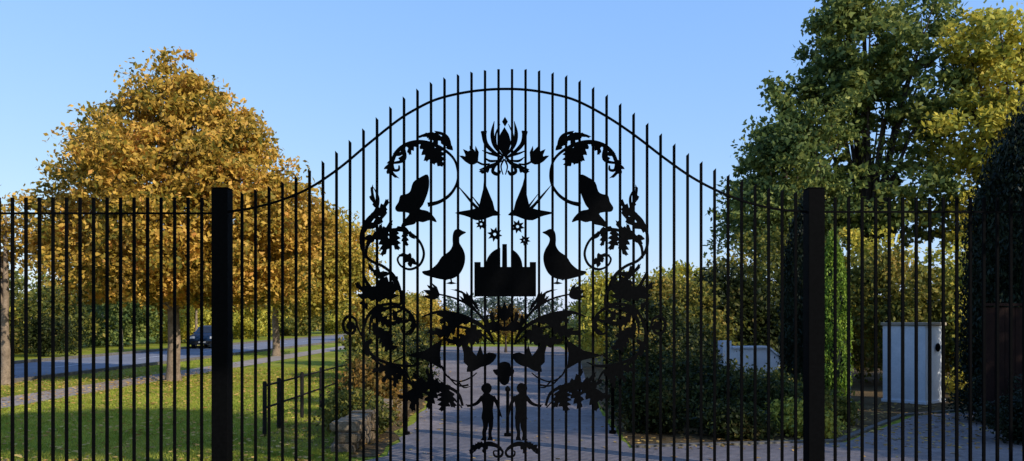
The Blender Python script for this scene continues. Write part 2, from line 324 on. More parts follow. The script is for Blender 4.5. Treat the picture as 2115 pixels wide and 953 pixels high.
R=[(1.95,11.2,0.45,0.8,L_shrub),(2.1,12.8,0.6,1.3,L_shrub),(2.8,11.9,0.7,0.95,L_shrub),(3.6,11.9,0.7,0.8,L_shrub),(3.0,13.8,0.8,1.5,L_shrub),(4.2,13.3,0.7,0.8,L_olive),(4.7,12.2,0.5,0.55,L_olive),(5.2,14.4,0.5,0.6,L_shrub),(2.5,14.9,0.7,1.7,L_olive),(3.4,15.6,0.7,1.6,L_shrub),(4.0,10.9,0.4,0.4,L_ygreen),(3.0,10.7,0.45,0.45,L_shrub),(9.1,15.4,0.45,0.5,L_ygreen)]
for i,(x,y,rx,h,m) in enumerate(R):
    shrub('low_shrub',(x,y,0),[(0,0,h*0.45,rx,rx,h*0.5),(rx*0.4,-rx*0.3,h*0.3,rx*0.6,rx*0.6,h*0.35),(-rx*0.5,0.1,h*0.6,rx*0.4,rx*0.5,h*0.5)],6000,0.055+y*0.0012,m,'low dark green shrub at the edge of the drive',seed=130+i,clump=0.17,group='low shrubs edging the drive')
def conifer(name,loc,h,r,mat,n,label,seed,ls=0.07,group=None):
    rng=np.random.default_rng(seed)
    e=empty(name,loc); tag(e,label,'tree',group)
    V,F=tube_vf([(0,0,0),(0,0,h*0.3),(0,0,h*0.85)],[r*0.12,r*0.1,0.01],8)
    mesh_obj('trunk',V,F,M_darkbark,e)
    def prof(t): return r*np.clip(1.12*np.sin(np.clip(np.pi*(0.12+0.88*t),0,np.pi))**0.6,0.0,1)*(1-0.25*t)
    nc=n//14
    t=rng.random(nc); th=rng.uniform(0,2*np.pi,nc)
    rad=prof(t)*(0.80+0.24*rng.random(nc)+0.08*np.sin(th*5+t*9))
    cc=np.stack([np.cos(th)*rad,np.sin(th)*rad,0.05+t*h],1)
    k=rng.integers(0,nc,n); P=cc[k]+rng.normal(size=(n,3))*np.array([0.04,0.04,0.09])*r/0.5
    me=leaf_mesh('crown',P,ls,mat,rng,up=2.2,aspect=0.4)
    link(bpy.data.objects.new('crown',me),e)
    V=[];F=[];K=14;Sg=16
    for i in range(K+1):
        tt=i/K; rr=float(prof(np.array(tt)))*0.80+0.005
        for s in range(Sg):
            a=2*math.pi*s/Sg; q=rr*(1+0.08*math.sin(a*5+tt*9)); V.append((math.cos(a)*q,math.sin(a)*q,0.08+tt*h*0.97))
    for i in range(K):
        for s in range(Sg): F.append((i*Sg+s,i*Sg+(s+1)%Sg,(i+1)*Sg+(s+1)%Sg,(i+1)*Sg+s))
    mesh_obj('dark_shade_core',V,F,L_cyp,e,smooth=True)  # solid dark core, paints in the shade between the leaves
conifer('conifer_tree',(5.62,15.2,0),3.75,0.46,L_cyp,22000,'slender columnar conifer behind the gate post, shade painted dark',seed=150)
conifer('conifer_tree',(5.60,13.8,0),3.0,0.29,L_conif_lit,20000,'sunlit edge of the columnar conifer, painted bright green',seed=151,ls=0.06)  # extra bright conifer standing for the sunlit edge of the dark one
conifer('cypress_tree',(8.85,13.3,0),4.9,1.12,L_cyp,70000,'broad cypress beside the driveway, shade painted into dark foliage',seed=152,ls=0.09)
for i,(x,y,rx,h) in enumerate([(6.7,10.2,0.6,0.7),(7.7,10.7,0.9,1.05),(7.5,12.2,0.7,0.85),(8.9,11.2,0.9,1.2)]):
    shrub('clipped_shrub',(x,y,0),[(0,0,h*0.45,rx,rx*0.8,h*0.5),(0.2,0,h*0.3,rx,rx*0.8,h*0.4)],12000,0.05,L_cyp,'evergreen shrub beside the driveway, shade painted into dark leaves',seed=160+i,clump=0.12,group='dark evergreen shrubs')
tree('unseen_shade_tree',(9.5,0.1,0),6.0,0.2,[(0,0,10.2,2.0,1.9,0.9)],24000,0.24,L_olive,M_darkbark,'unseen tree added to shade the lawn',seed=170,clump=0.4,fill=0.1)  # out of view, added for its shadow on the lawn
tree('unseen_shade_tree',(13.9,4.6,0),2.0,0.22,[(0,0,4.6,2.2,2.2,2.2),(0,0,6.6,1.8,1.8,1.4)],24000,0.2,L_olive,M_darkbark,'unseen tree added to shade the cypress and shrubs',seed=171,clump=0.45)  # out of view, added to shade the cypress and evergreen shrubs
tree('unseen_drive_shade_tree',(7.6,7.4,0),2.0,0.12,[(0,0,4.6,1.3,1.2,0.8)],12000,0.16,L_dkgreen,M_darkbark,'unseen tree added to shade the drive',seed=172,clump=0.35,fill=0.2)  # out of view, added to throw a band of shade across the drive

# ------------------------------------------------ walls, pillars
def pillar(loc,w,d,h,rot,label,cap=True,lamp=False):
    e=empty('gate_pillar',loc); tag(e,label,'pillar'); e.rotation_euler=(0,0,rot)
    box('shaft',-w/2,w/2,-d/2,d/2,0,h,M_white,e,0.008)
    box('plinth',-w/2-0.02,w/2+0.02,-d/2-0.02,d/2+0.02,0,0.06,M_white,e,0.006)
    if cap: box('cap',-w/2-0.03,w/2+0.03,-d/2-0.03,d/2+0.03,h+0.001,h+0.06,M_cap,e,0.012)
    if lamp:
        bm=bmesh.new(); bmesh.ops.create_uvsphere(bm,u_segments=12,v_segments=8,radius=0.055)
        me=bpy.data.meshes.new('lantern')
        for v in bm.verts: v.co=Vector((w/2+0.03+v.co.x*0.8,v.co.y+0.05,v.co.z*1.5+h*0.72))
        bm.to_mesh(me); bm.free(); me.materials.append(M_iron); link(bpy.data.objects.new('lantern',me),e)
    return e
pillar((7.80,15.35,0),0.80,0.86,1.48,math.radians(-50),'square white rendered pillar with a stone cap',lamp=True)
pillar((6.12,14.7,0),0.30,0.34,0.98,math.radians(-30),'short white rendered pillar half hidden by conifers',cap=False)
def low_wall():
    e=empty('garden_wall',(4.75,16.6,0)); tag(e,'low white garden wall stepping down behind shrubs','wall')
    V=[]
    prof=[(-0.35,1.15),(-0.15,1.15),(-0.149,0.98),(0.70,0.98),(1.35,0.50),(1.35,0.0),(-0.35,0.0)]
    n=len(prof); ang=math.radians(12)
    for y in (0,0.22):
        for x,z in prof: V.append((x*math.cos(ang)-y*math.sin(ang),x*math.sin(ang)+y*math.cos(ang),z))
    F=[tuple(range(n))[::-1],tuple(range(n,2*n))]+[(i,(i+1)%n,n+(i+1)%n,n+i) for i in range(n)]
    mesh_obj('wall',V,F,M_white,e)
    V2=[];pr=[(-0.14,0.985,1.03),(0.70,0.985,1.03),(1.37,0.495,0.54)]
    for x,z,z2 in pr:
        for y in (-0.03,0.25):
            for zz in (z,z2): V2.append((x*math.cos(ang)-y*math.sin(ang),x*math.sin(ang)+y*math.cos(ang),zz+0.003))
    F2=[]
    for i in range(2):
        a=i*4;b=a+4
        F2+=[(a,a+1,b+1,b),(a+1,a+3,b+3,b+1),(a+3,a+2,b+2,b+3),(a+2,a,b,b+2)]
    F2+=[(0,1,3,2),(8,9,11,10)]
    mesh_obj('coping',V2,F2,M_white,e)
low_wall()
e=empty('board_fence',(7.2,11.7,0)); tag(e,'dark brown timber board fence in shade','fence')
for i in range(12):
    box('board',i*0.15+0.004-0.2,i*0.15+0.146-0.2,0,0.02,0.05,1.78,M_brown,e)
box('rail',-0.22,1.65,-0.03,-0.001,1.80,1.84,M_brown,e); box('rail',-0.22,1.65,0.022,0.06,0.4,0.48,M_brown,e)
e=empty('stone_wall',(-2.0,9.4,0)); tag(e,'low rough stone wall beside the driveway','wall')
rs=random.Random(4); bm=bmesh.new()
for row in range(3):
    y=-0.1+0.06*row
    while y<4.4:
        L=rs.uniform(0.16,0.34); hh=0.125
        r=bmesh.ops.create_cube(bm,size=1.0)
        sx=rs.uniform(0.26,0.36); ox=rs.uniform(-.03,.03); tw=rs.uniform(-.03,.03)
        for v in r['verts']:
            v.co=Vector((v.co.x*sx+ox+v.co.y*tw,v.co.y*L*0.93+y+L/2,v.co.z*hh*0.92+hh*(row+0.5)))+Vector((rs.uniform(-.02,.02),rs.uniform(-.015,.015),rs.uniform(-.012,.016)))
        y+=L
bmesh.ops.bevel(bm,geom=bm.edges[:],offset=0.02,segments=2,affect='EDGES')
me=bpy.data.meshes.new('wall_stones'); bm.to_mesh(me); bm.free(); me.materials.append(M_stone)
link(bpy.data.objects.new('wall_stones',me),e)
e=empty('lawn_railing',(-3.35,9.6,0)); tag(e,'low black iron railing along the lawn','railing')
yy=[1.1,1.75]+[3.0+i*1.25 for i in range(9)]
for y in yy:
    V,F=tube_vf([(0,y,0),(0,y,0.74),(0,y,0.76)],[0.03,0.03,0.02],8)
    mesh_obj('post',V,F,M_oldiron,e,True)
for z in (0.70,0.40):
    V,F=tube_vf([(0,yy[0],z),(0.01,yy[4],z-0.01),(0,yy[-1],z)],[0.014]*3,6); mesh_obj('rail',V,F,M_oldiron,e,True)
for x,y,h,l in [(-1.46,10.9,0.95,'black iron stop post at the edge of the drive'),(-0.06,10.75,0.62,'short black iron gate stop in the drive'),(1.40,11.0,0.75,'black iron stop post beside the shrubs')]:
    ee=empty('iron_post',(x,y,0)); tag(ee,l,'post',group='iron posts on the drive')
    V,F=tube_vf([(0,0,0),(0,0,h),(0,0,h+0.01),(0,0,h+0.05),(0,0,h+0.075)],[0.022,0.022,0.036,0.034,0.008],10); mesh_obj('shaft',V,F,M_iron,ee,True)
    V,F=tube_vf([(0,0,0.01),(0,0,0.05),(0,0,0.06)],[0.05,0.05,0.024],12); mesh_obj('base',V,F,M_iron,ee,True)

# ------------------------------------------------ car
def car(loc,rot):
    paint=surf('car_paint',[(2,[(0.3,(0.006,0.018,0.045)),(0.7,(0.01,0.025,0.06))])],rough=0.35,bump=0,spec=0.3)
    glass=surf('car_glass',[(2,[(0.3,(0.01,0.012,0.015)),(0.7,(0.02,0.024,0.03))])],rough=0.12,bump=0,spec=0.3)
    tyre=surf('tyre_rubber',[(9,[(0.3,g(0.012)),(0.7,g(0.02))])],rough=0.85,bump=0)
    rim=surf('rim_metal',[(9,[(0.3,g(0.35)),(0.7,g(0.5))])],rough=0.35,bump=0,metal=0.8)
    lampm=surf('lamp_glass',[(9,[(0.3,g(0.3)),(0.7,g(0.45))])],rough=0.15,bump=0)
    e=empty('parked_car',loc); e.rotation_euler=(0,0,rot); e.scale=(0.88,0.88,0.88); tag(e,'dark blue hatchback car on the road','car')
    W=0.8
    prof=[(-1.9,0.25),(-1.92,0.6),(-1.8,0.82),(-1.05,0.92),(-0.45,1.36),(0.1,1.43),(1.1,1.38),(1.6,0.98),(1.85,0.88),(1.88,0.4),(1.82,0.25)]
    V=[];F=[];n=len(prof)
    rings=[-W,-W+0.06,W-0.06,W]
    for j,x in enumerate(rings):
        for y,z in prof:
            xx=x
            if z>0.95: xx=x*(1-0.32*(z-0.9)/0.53*0.55)
            zz=0.25+(z-0.25)*0.97 if j in(0,3) else z
            V.append((xx,y,zz))
    for j in range(3):
        for i in range(n): F.append((j*n+i,j*n+(i+1)%n,(j+1)*n+(i+1)%n,(j+1)*n+i))
    F+= [tuple(range(n))[::-1],tuple(range(3*n,4*n))]
    mesh_obj('body',V,F,paint,e)
    def quad(nm,p,m): mesh_obj(nm,p,[tuple(range(len(p)))],m,e)
    quad('windscreen',[(-0.62,-1.0,0.975),(0.62,-1.0,0.975),(0.54,-0.5,1.345),(-0.54,-0.5,1.345)],glass)
    quad('rear_window',[(-0.6,1.56,1.04),(0.6,1.56,1.04),(0.54,1.15,1.36),(-0.54,1.15,1.36)],glass)
    for s in(-1,1):
        quad('side_window',[(s*0.805,-0.85,0.96),(s*0.805,1.4,0.98),(s*0.70,1.02,1.3),(s*0.70,-0.4,1.29)],glass)
        quad('headlight',[(s*0.45,-1.925,0.62),(s*0.74,-1.925,0.62),(s*0.74,-1.87,0.76),(s*0.45,-1.87,0.76)],lampm)
        V,F=box_vf(s*0.86-0.05,s*0.86+0.05,-0.78,-0.7,0.92,1.02); mesh_obj('mirror',V,F,paint,e)
        for y in(-1.2,1.2):
            w=empty('wheel',(0,0,0)); w.parent=e; w.location=(s*0.72,y,0.3)
            V,F=tube_vf([(-0.1,0,0),(-0.09,0,0),(0.09,0,0),(0.1,0,0)],[0.18,0.3,0.3,0.18],18); mesh_obj('tyre',V,F,tyre,w)
            V,F=tube_vf([(-0.105,0,0),(-0.104,0,0),(0.104,0,0),(0.105,0,0)],[0.0,0.17,0.17,0.0],14); mesh_obj('rim',V,F,rim,w)
    box('bumper',-0.7,0.7,-1.96,-1.9,0.3,0.48,tyre,e)
    quad('number_plate',[(-0.22,-1.963,0.36),(0.22,-1.963,0.36),(0.22,-1.963,0.45),(-0.22,-1.963,0.45)],lampm)
car((-16.9,44.5,0.005),math.radians(4))

# ------------------------------------------------ GATE
def PX(px,py,mir=False):
    if mir: px=2083-px
    return ((px-CX)/S, EYE+(HZ-py)/S)
def cr(pts,sub=6,closed=False):
    pts=[np.array(p,float) for p in pts]; n=len(pts); out=[]
    rngi=range(n) if closed else range(n-1)
    for i in rngi:
        if closed: p0,p1,p2,p3=pts[(i-1)%n],pts[i],pts[(i+1)%n],pts[(i+2)%n]
        else: p0,p1,p2,p3=pts[max(i-1,0)],pts[i],pts[i+1],pts[min(i+2,n-1)]
        for k in range(sub):
            t=k/sub
            out.append(0.5*((2*p1)+(-p0+p2)*t+(2*p0-5*p1+4*p2-p3)*t*t+(-p0+3*p1-3*p2+p3)*t**3))
    if not closed: out.append(pts[-1])
    return out
class Cut:
    def __init__(s): s.V=[];s.F=[];s.k=0;s.m=False;s.ls=1.0
    def lay(s):
        s.k+=1; o=(s.k%40)*0.0002
        return GY-0.030-o, GY-0.018-o
    def poly(s,pts,smooth=0):
        if smooth: pts=cr(pts,smooth,True)
        q=[PX(p[0],p[1],s.m) for p in pts]; y0,y1=s.lay(); b=len(s.V); n=len(q)
        tris=geometry.tessellate_polygon([[Vector((a,c,0)) for a,c in q]])
        s.V+=[(a,y0,c) for a,c in q]+[(a,y1,c) for a,c in q]
        for t in tris:
            s.F.append((b+t[0],b+t[1],b+t[2])); s.F.append((b+n+t[2],b+n+t[1],b+n+t[0]))
        for i in range(n): s.F.append((b+i,b+(i+1)%n,b+n+(i+1)%n,b+n+i))
    def stroke(s,pts,ws):
        n=len(pts)
        if not isinstance(ws,(list,tuple)): ws=[ws]*n
        W=list(np.interp(np.linspace(0,1,n),np.linspace(0,1,len(ws)),ws))
        c=cr([(p[0],p[1],w) for p,w in zip(pts,W)],7)
        y0,y1=s.lay(); b=len(s.V); m=len(c)
        for i in range(m):
            d=c[min(i+1,m-1)][:2]-c[max(i-1,0)][:2]; d=d/(np.linalg.norm(d)+1e-9); nn=np.array([-d[1],d[0]])*max(c[i][2],0.6)/2
            for sg in (1,-1):
                x,z=PX(c[i][0]+sg*nn[0],c[i][1]+sg*nn[1],s.m)
                s.V.append((x,y0,z)); s.V.append((x,y1,z))
        for i in range(m-1):
            a=b+i*4; e=a+4
            s.F+=[(a,a+2,e+2,e),(a+1,e+1,e+3,a+3),(a,e,e+1,a+1),(a+2,a+3,e+3,e+2)]
        s.F+=[(b,b+1,b+3,b+2),(b+m*4-4,b+m*4-2,b+m*4-1,b+m*4-3)]
    def disc(s,x,y,r,ry=None):
        ry=ry or r; s.poly([(x+r*math.cos(t*math.pi/10),y+ry*math.sin(t*math.pi/10)) for t in range(20)])
    def leaf(s,base,tip,w,n=4,bend=0.18,side=0):
        w=w*s.ls
        B=np.array(base,float);T=np.array(tip,float);d=T-B;L=np.linalg.norm(d);d/=L;nn=np.array([-d[1],d[0]])
        def mid(t): return B+d*L*t+nn*L*bend*math.sin(math.pi*t)
        def env(t): return w*math.sin(math.pi*min(1,t**0.75*0.94+0.05))**0.8
        def edge(sg,lob):
            out=[]
            if not lob:
                for i in range(1,9): t=i/9; out.append(mid(t)+nn*sg*env(t)*0.42)
                return out
            for i in range(n):
                t0=(i+0.15)/(n+0.3); t1=(i+0.62)/(n+0.3); t2=(i+0.98)/(n+0.3); t3=(i+1.05)/(n+0.3)
                out.append(mid(t0)+nn*sg*env(t0)*0.50)
                out.append(mid(t1)+nn*sg*env(t1)*0.92)
                out.append(mid(t2)+nn*sg*env(t1)*1.05)
                out.append(mid(t3)+nn*sg*env(t2)*0.62)
            return out
        A=edge(1,side>=0);C=edge(-1,side<=0)
        s.poly([tuple(B)]+[tuple(p) for p in A]+[tuple(T)]+[tuple(p) for p in C[::-1]])
    def tulip(s,x,y,ang,h,w=None):
        w=w or h*0.9; a=math.radians(ang)
        def R(u,v):
            return (x+u*math.cos(a)+v*math.sin(a), y+u*math.sin(a)-v*math.cos(a))
        s.poly([R(u*w,v*h) for u,v in [(0,0),(0.22,0.06),(0.42,0.25),(0.5,0.55),(0.5,1.0),(0.33,0.86),(0.22,0.66),(0.13,0.86),(0,1.12),(-0.13,0.86),(-0.22,0.66),(-0.33,0.86),(-0.5,1.0),(-0.5,0.55),(-0.42,0.25),(-0.22,0.06)]])
        s.poly([R(u*w,v*h) for u,v in [(0.18,0.05),(0.62,0.35),(0.78,0.75),(0.55,0.6),(0.35,0.3)]])
    def make(s,name,parent):
        o=mesh_obj(name,s.V,s.F,M_iron,parent); return o
rail_pts=[(470,438),(520,430),(580,414),(640,388),(700,348),(760,298),(820,250),(860,225),(900,206),(950,193),(1000,186),(1045,184),(1090,186),(1140,194),(1190,208),(1250,239),(1310,279),(1370,325),(1430,367),(1490,398),(1550,420),(1610,433),(1670,438)]
RS=cr(rail_pts,8); RX=[p[0] for p in RS]; RY=[p[1] for p in RS]
def railY(px): return float(np.interp(px,RX,RY))
gate=empty('ornamental_gate',(0,GY,0)); tag(gate,'arched black iron gate with animal and scroll silhouettes','gate')
def gp(o):
    o.parent=gate; o.location=(o.location.x,o.location.y-GY,o.location.z); return o
def picket(name,px,top,parent,slant=3.0):
    x=(px-CX)/S; hw=0.0125; zt=EYE+(HZ-top)/S
    v,f=box_vf(x-hw,x+hw,0,0.025,0.1,zt)
    v=[(a,b,c if c<1 else (c-slant/S if a>x else c)) for a,b,c in v]
    return mesh_obj(name,v,f,M_iron,parent)
px=499
while px<=1650:
    rise=36+5*min(1,max(0,1-abs(px-1042)/640)*2)
    picket('picket',px,railY(px)-rise,gate,slant=(5 if px<1042-28 else (-5 if px>1070 else 0))*min(1,abs(px-1042)/120)); px+=27.93
c=cr(rail_pts,6); V=[];F=[];m=len(c)
for i in range(m):
    d=c[min(i+1,m-1)]-c[max(i-1,0)]; d/=np.linalg.norm(d); nn=np.array([-d[1],d[0]])*2.2
    for sg in(1,-1):
        x,z=PX(c[i][0]+sg*nn[0],c[i][1]+sg*nn[1]); V+=[(x,-0.006,z),(x,0.012,z)]
for i in range(m-1):
    a=i*4;e_=a+4; F+=[(a,a+2,e_+2,e_),(a+1,e_+1,e_+3,a+3),(a,e_,e_+1,a+1),(a+2,a+3,e_+3,e_+2)]
mesh_obj('top_rail',V,F,M_iron,gate)
box('bottom_rail',(476-CX)/S,(1664-CX)/S,-0.012,0.037,0.055,0.095,M_iron,gate)

def both(name,fn,ls=1.0):
    for m in (False,True):
        c=Cut(); c.m=m; c.ls=ls; fn(c); gp(c.make(name,gate))
def single(name,fn):
    c=Cut(); fn(c); gp(c.make(name,gate))

def top_scroll(c):
    c.stroke([(884,424),(908,418),(930,403),(944,380),(946,355),(938,330),(918,311),(892,299),(864,295),(838,301),(820,316),(811,336),(814,352),(824,352),(825,343)],[9,7,6,5,5,5,6,8,9,8,8,7,6,5,3])
    c.leaf((932,308),(897,272),9,3,0.2,-1); c.leaf((925,303),(862,284),10,4,0.22,-1)
    c.leaf((905,300),(873,280),9,3,0.2); c.leaf((936,312),(914,278),7,3,-0.1)
    c.leaf((872,296),(882,336),13,3,-0.15); c.leaf((905,304),(914,346),17,4,0.12); c.leaf((893,302),(898,342),12,3,0.1); c.leaf((862,296),(846,322),9,3,0.2)
    c.leaf((838,303),(812,318),7,2,-0.3); c.leaf((818,325),(826,370),12,4,0.35,1); c.leaf((835,303),(808,340),10,3,-0.35,1)
both('scroll_ornament',top_scroll)
def mid_scroll(c):
    c.stroke([(772,388),(782,410),(777,436),(758,458),(747,486),(749,515),(765,538),(792,551),(814,570),(827,598),(828,625)],[1,5,6,7,6,6,6,6,6,5,3])
    c.leaf((786,436),(771,382),9,3,-0.12,-1); c.leaf((765,452),(803,412),12,4,0.1); c.leaf((756,474),(800,432),10,3,0.1)
    c.stroke([(752,480),(768,455),(790,435)],[8,6,2]); c.leaf((752,495),(812,456),12,4,0.15); c.leaf((756,505),(790,462),8,3,0.1)
    c.stroke([(757,535),(760,508),(780,487),(812,476),(844,481),(866,498),(876,524),(868,547),(848,557),(829,550),(822,536),(830,527),(838,531)],[4,6,6,6,5,5,5,5,5,4,4,3,2])
    c.leaf((785,485),(790,530),15,4,-0.2); c.leaf((815,476),(824,518),15,4,0.1); c.leaf((838,480),(842,510),9,3,0.1); c.leaf((800,478),(804,512),8,3,0.1)
    c.leaf((858,495),(800,478),8,4,0.2); c.leaf((850,553),(823,527),11,3,0.3); c.leaf((862,548),(835,540),7,2,0.2)
    c.leaf((828,600),(778,548),12,5,-0.15); c.leaf((808,566),(760,545),9,3,-0.2); c.leaf((826,610),(750,562),16,5,-0.25,-1)
    c.leaf((820,600),(733,584),17,5,-0.2); c.leaf((790,578),(738,612),17,4,-0.25); c.leaf((800,580),(771,614),14,4,-0.15); c.leaf((812,585),(790,618),10,3,0.1)
    c.leaf((815,600),(802,560),9,3,0.2)
both('scroll_ornament',mid_scroll,0.85)
def low_scroll(c):
    c.stroke([(830,600),(828,628),(808,628),(780,634),(760,655),(750,688),(757,718),(778,740),(810,752),(848,756),(872,748)],[4,6,6,6,6,6,6,6,6,5,2])
    c.stroke([(815,590),(832,610),(830,640),(800,650)],[3,5,5,3])
    c.stroke([(764,690),(768,662),(790,642),(820,634),(846,646),(857,668),(850,688),(835,689),(830,677),(838,670)],[3,5,6,6,6,5,5,4,3,2])
    c.leaf((800,636),(766,668),12,4,0.2); c.leaf((780,650),(822,668),14,4,0.15); c.leaf((770,668),(812,692),13,4,0.2); c.leaf((775,680),(800,728),20,5,-0.2); c.leaf((790,690),(822,720),15,4,0.2); c.leaf((845,650),(838,690),9,3,-0.35); c.leaf((812,640),(850,662),10,3,0.3)
    c.leaf((760,640),(742,625),7,2,0.2); c.leaf((768,700),(762,738),9,3,0.2)
    c.stroke([(752,700),(740,678),(735,660),(720,654),(710,668),(715,686),(730,688),(734,676),(726,670)],[3,4,5,6,6,6,6,6,5]); c.disc(725,673,9)
both('scroll_ornament',low_scroll,0.85)
def base_leaves(c):
    c.stroke([(956,838),(946,812),(918,797),(884,795),(852,806),(828,822)],[5,6,7,7,6,2])
    c.stroke([(955,842),(930,818),(895,800),(860,790)],[2,4,5,3])
    c.leaf((935,803),(880,760),12,5,-0.2); c.leaf((915,795),(852,768),12,4,-0.2); c.leaf((890,794),(838,784),10,4,-0.15); c.leaf((865,800),(820,818),12,4,-0.2)
    c.leaf((880,798),(852,850),17,4,0.15); c.leaf((905,798),(886,846),15,4,0.1); c.leaf((918,800),(912,850),19,5,-0.1); c.leaf((930,808),(940,842),12,3,0.1)
    c.leaf((836,768),(768,768),13,5,0.12); c.leaf((832,764),(790,790),12,4,0.15); c.leaf((836,768),(816,802),11,4,0.2); c.stroke([(768,738),(800,760),(835,766),(850,790)],[3,5,5,2])
both('leaf_ornament',base_leaves,0.9)
def kite(c):
    c.poly([(838,734),(878,724),(914,701),(909,730),(912,762),(880,744)])
    c.stroke([(912,755),(925,778),(948,788),(972,780),(985,770)],[4,3,3,3,2]); c.stroke([(925,776),(945,796),(968,795)],[3,3,4]); c.stroke([(945,786),(958,800),(972,798)],[3,3,1])
    c.stroke([(838,734),(825,742),(812,748)],[3,3,2])
both('kite_ornament',kite)
def spray(c):
    c.stroke([(1020,708),(1005,682),(975,662),(940,650),(905,645),(872,655)],[3,7,9,10,7,2])
    c.stroke([(1022,712),(1000,694),(970,680),(935,672)],[3,5,6,4])
    c.leaf((975,662),(900,644),13,5,-0.1); c.leaf((950,655),(882,686),17,5,-0.2); c.leaf((985,672),(918,702),19,5,-0.25); c.leaf((995,682),(955,704),14,4,-0.2); c.leaf((940,652),(908,668),11,3,0.1)
    c.stroke([(1018,700),(998,660),(970,632),(938,616),(905,608)],[3,5,5,4,3]); c.tulip(908,612,-70,32,26)
    c.stroke([(1000,665),(982,640),(966,620)],[3,4,3]); c.tulip(972,632,-32,30,18); c.leaf((990,645),(945,600),6,3,0.1,1); c.leaf((985,640),(930,598),5,2,0.15,1)
    c.leaf((1040,680),(1003,648),11,3,-0.3); c.leaf((1042,682),(1015,640),8,2,-0.2)
both('flower_spray_ornament',spray,0.9)
single('tulip_ornament',lambda c:(c.tulip(1042,664,0,38,26),c.stroke([(1042,680),(1042,660)],[3,5]),c.poly([(1022,668),(1042,676),(1062,668),(1050,684),(1034,684)])))
def lotus(c):
    c.poly([(1042,264),(1051,279),(1056,297),(1051,312),(1042,326),(1033,312),(1028,297),(1033,279)])
    c.poly([(1043,243),(1049,253),(1043,263),(1037,253)])
    for m in(False,True):
        c.m=m
        c.stroke([(1021,252),(1017,278),(1022,302),(1038,324)],[1,8,8,2]); c.stroke([(1033,258),(1024,280),(1026,305),(1038,322)],[1,4,4,2])
        c.stroke([(999,272),(1003,296),(1017,313),(1039,328)],[11,9,7,2]); c.poly([(993,274),(1006,272),(1004,284),(998,292)])
        c.stroke([(1040,328),(1026,322),(1010,318),(996,312)],[3,6,4,1])
        c.stroke([(1040,322),(1028,338),(1010,346),(990,352)],[4,7,8,1]); c.stroke([(1036,332),(1022,344),(1018,356),(1028,361),(1034,354)],[5,6,7,7,3]); c.leaf((1012,344),(989,356),6,2,-0.2)
        c.stroke([(1042,330),(1048,345),(1044,362)],[4,3,2]); c.stroke([(1030,333),(1012,334),(1000,326)],[3,5,1])
    c.m=False
single('lotus_ornament',lotus)
def tul(c):
    c.tulip(985,338,-45,36,30); c.stroke([(985,335),(998,341),(1012,340)],[4,4,3])
    c.disc(974,325,13)
both('tulip_ornament',tul)
def swallow(c):
    c.poly([(940,441),(956,437),(974,434),(988,430),(1004,428),(1018,432),(1034,445),(1018,447),(1000,454),(983,456),(970,450),(958,446)],2)
    c.poly([(1000,368),(1004,384),(1012,404),(1018,418),(1022,434),(1000,440),(988,434),(993,412),(998,392)])
    c.stroke([(945,384),(962,404),(980,425),(994,438)],[1,4,6,8]); c.stroke([(972,402),(984,418),(996,434)],[1,3,6])
both('swallow_ornament',swallow)
def bfly(c):
    c.poly([(884,362),(887,382),(883,402),(874,424),(868,433),(884,437),(897,449),(902,460),(888,456),(874,460),(862,458),(856,464),(842,467),(829,471),(834,458),(846,443),(834,439),(821,438),(817,430),(824,418),(828,405),(840,402),(848,396),(854,378),(868,368)],3)
both('butterfly_ornament',bfly)
def bfly2(c):
    c.poly([(953,707),(970,716),(984,735),(992,712),(998,732),(1010,728),(1026,733),(1018,748),(1004,756),(994,758),(980,766),(964,768),(966,756),(958,748),(958,730)],2)
both('butterfly_ornament',bfly2)
def goose(c):
    c.poly([(963,481),(956,478),(948,474),(940,476),(936,484),(935,496),(935,508),(928,520),(913,531),(903,546),(888,558),(873,561),(877,568),(896,574),(915,578),(935,576),(950,566),(959,548),(961,530),(957,516),(950,504),(948,494),(953,487)],3)
    c.stroke([(931,574),(933,583)],[3,3]); c.poly([(932,582),(944,586),(932,588),(921,586)]); c.stroke([(920,574),(921,580)],[3,2]); c.poly([(922,578),(928,579),(915,579)])
both('goose_ornament',goose)
def star(c,x,y,r,hole=True):
    k=16; pts=[(x+(r if i%2==0 else r*0.55)*math.cos(i*math.pi/8+0.2),y+(r if i%2==0 else r*0.55)*math.sin(i*math.pi/8+0.2)) for i in range(k)]
    inn=[(x+r*0.2*math.cos(i*math.pi/8+0.2),y+r*0.2*math.sin(i*math.pi/8+0.2)) for i in range(k)]
    q=[PX(*p) for p in pts]+[PX(*p) for p in inn]; y0,y1=c.lay(); b=len(c.V)
    c.V+=[(a,y0,z) for a,z in q]+[(a,y1,z) for a,z in q]
    for i in range(k):
        j=(i+1)%k; c.F+=[(b+i,b+j,b+k+j,b+k+i),(b+32+i,b+32+j,b+32+k+j,b+32+k+i),(b+i,b+j,b+32+j,b+32+i),(b+k+i,b+k+j,b+48+j,b+48+i)]
for x,y,r in [(994,464,12),(1022,485,16),(1069,469,15),(1084,497,12)]:
    single('star_ornament',lambda c:star(c,x,y,r))
def building(c):
    c.poly([(980,613),(980,542),(993,542),(993,552),(1094,552),(1094,542),(1107,542),(1107,613)])
    L=[(1003,553)]; L+=[(1041-38*math.cos(t),552-40*math.sin(t)) for t in np.linspace(0.05,1.37,10)]+[(1033.5,553)]; c.poly(L)
    Rr=[(1080,553)]+[(1041+38*math.cos(t),552-40*math.sin(t)) for t in np.linspace(0.05,1.12,10)]+[(1056,553)]; c.poly(Rr)
    c.poly([(1037,553),(1037.5,505),(1047,505),(1047.5,553)])
single('building_ornament',building)
def mask(c):
    c.poly([(1042,747),(1053,751),(1056,762),(1062,764),(1060,774),(1053,778),(1051,790),(1042,796),(1033,790),(1031,778),(1024,774),(1018,764),(1028,762),(1031,751)],3)
single('owl_ornament',mask)
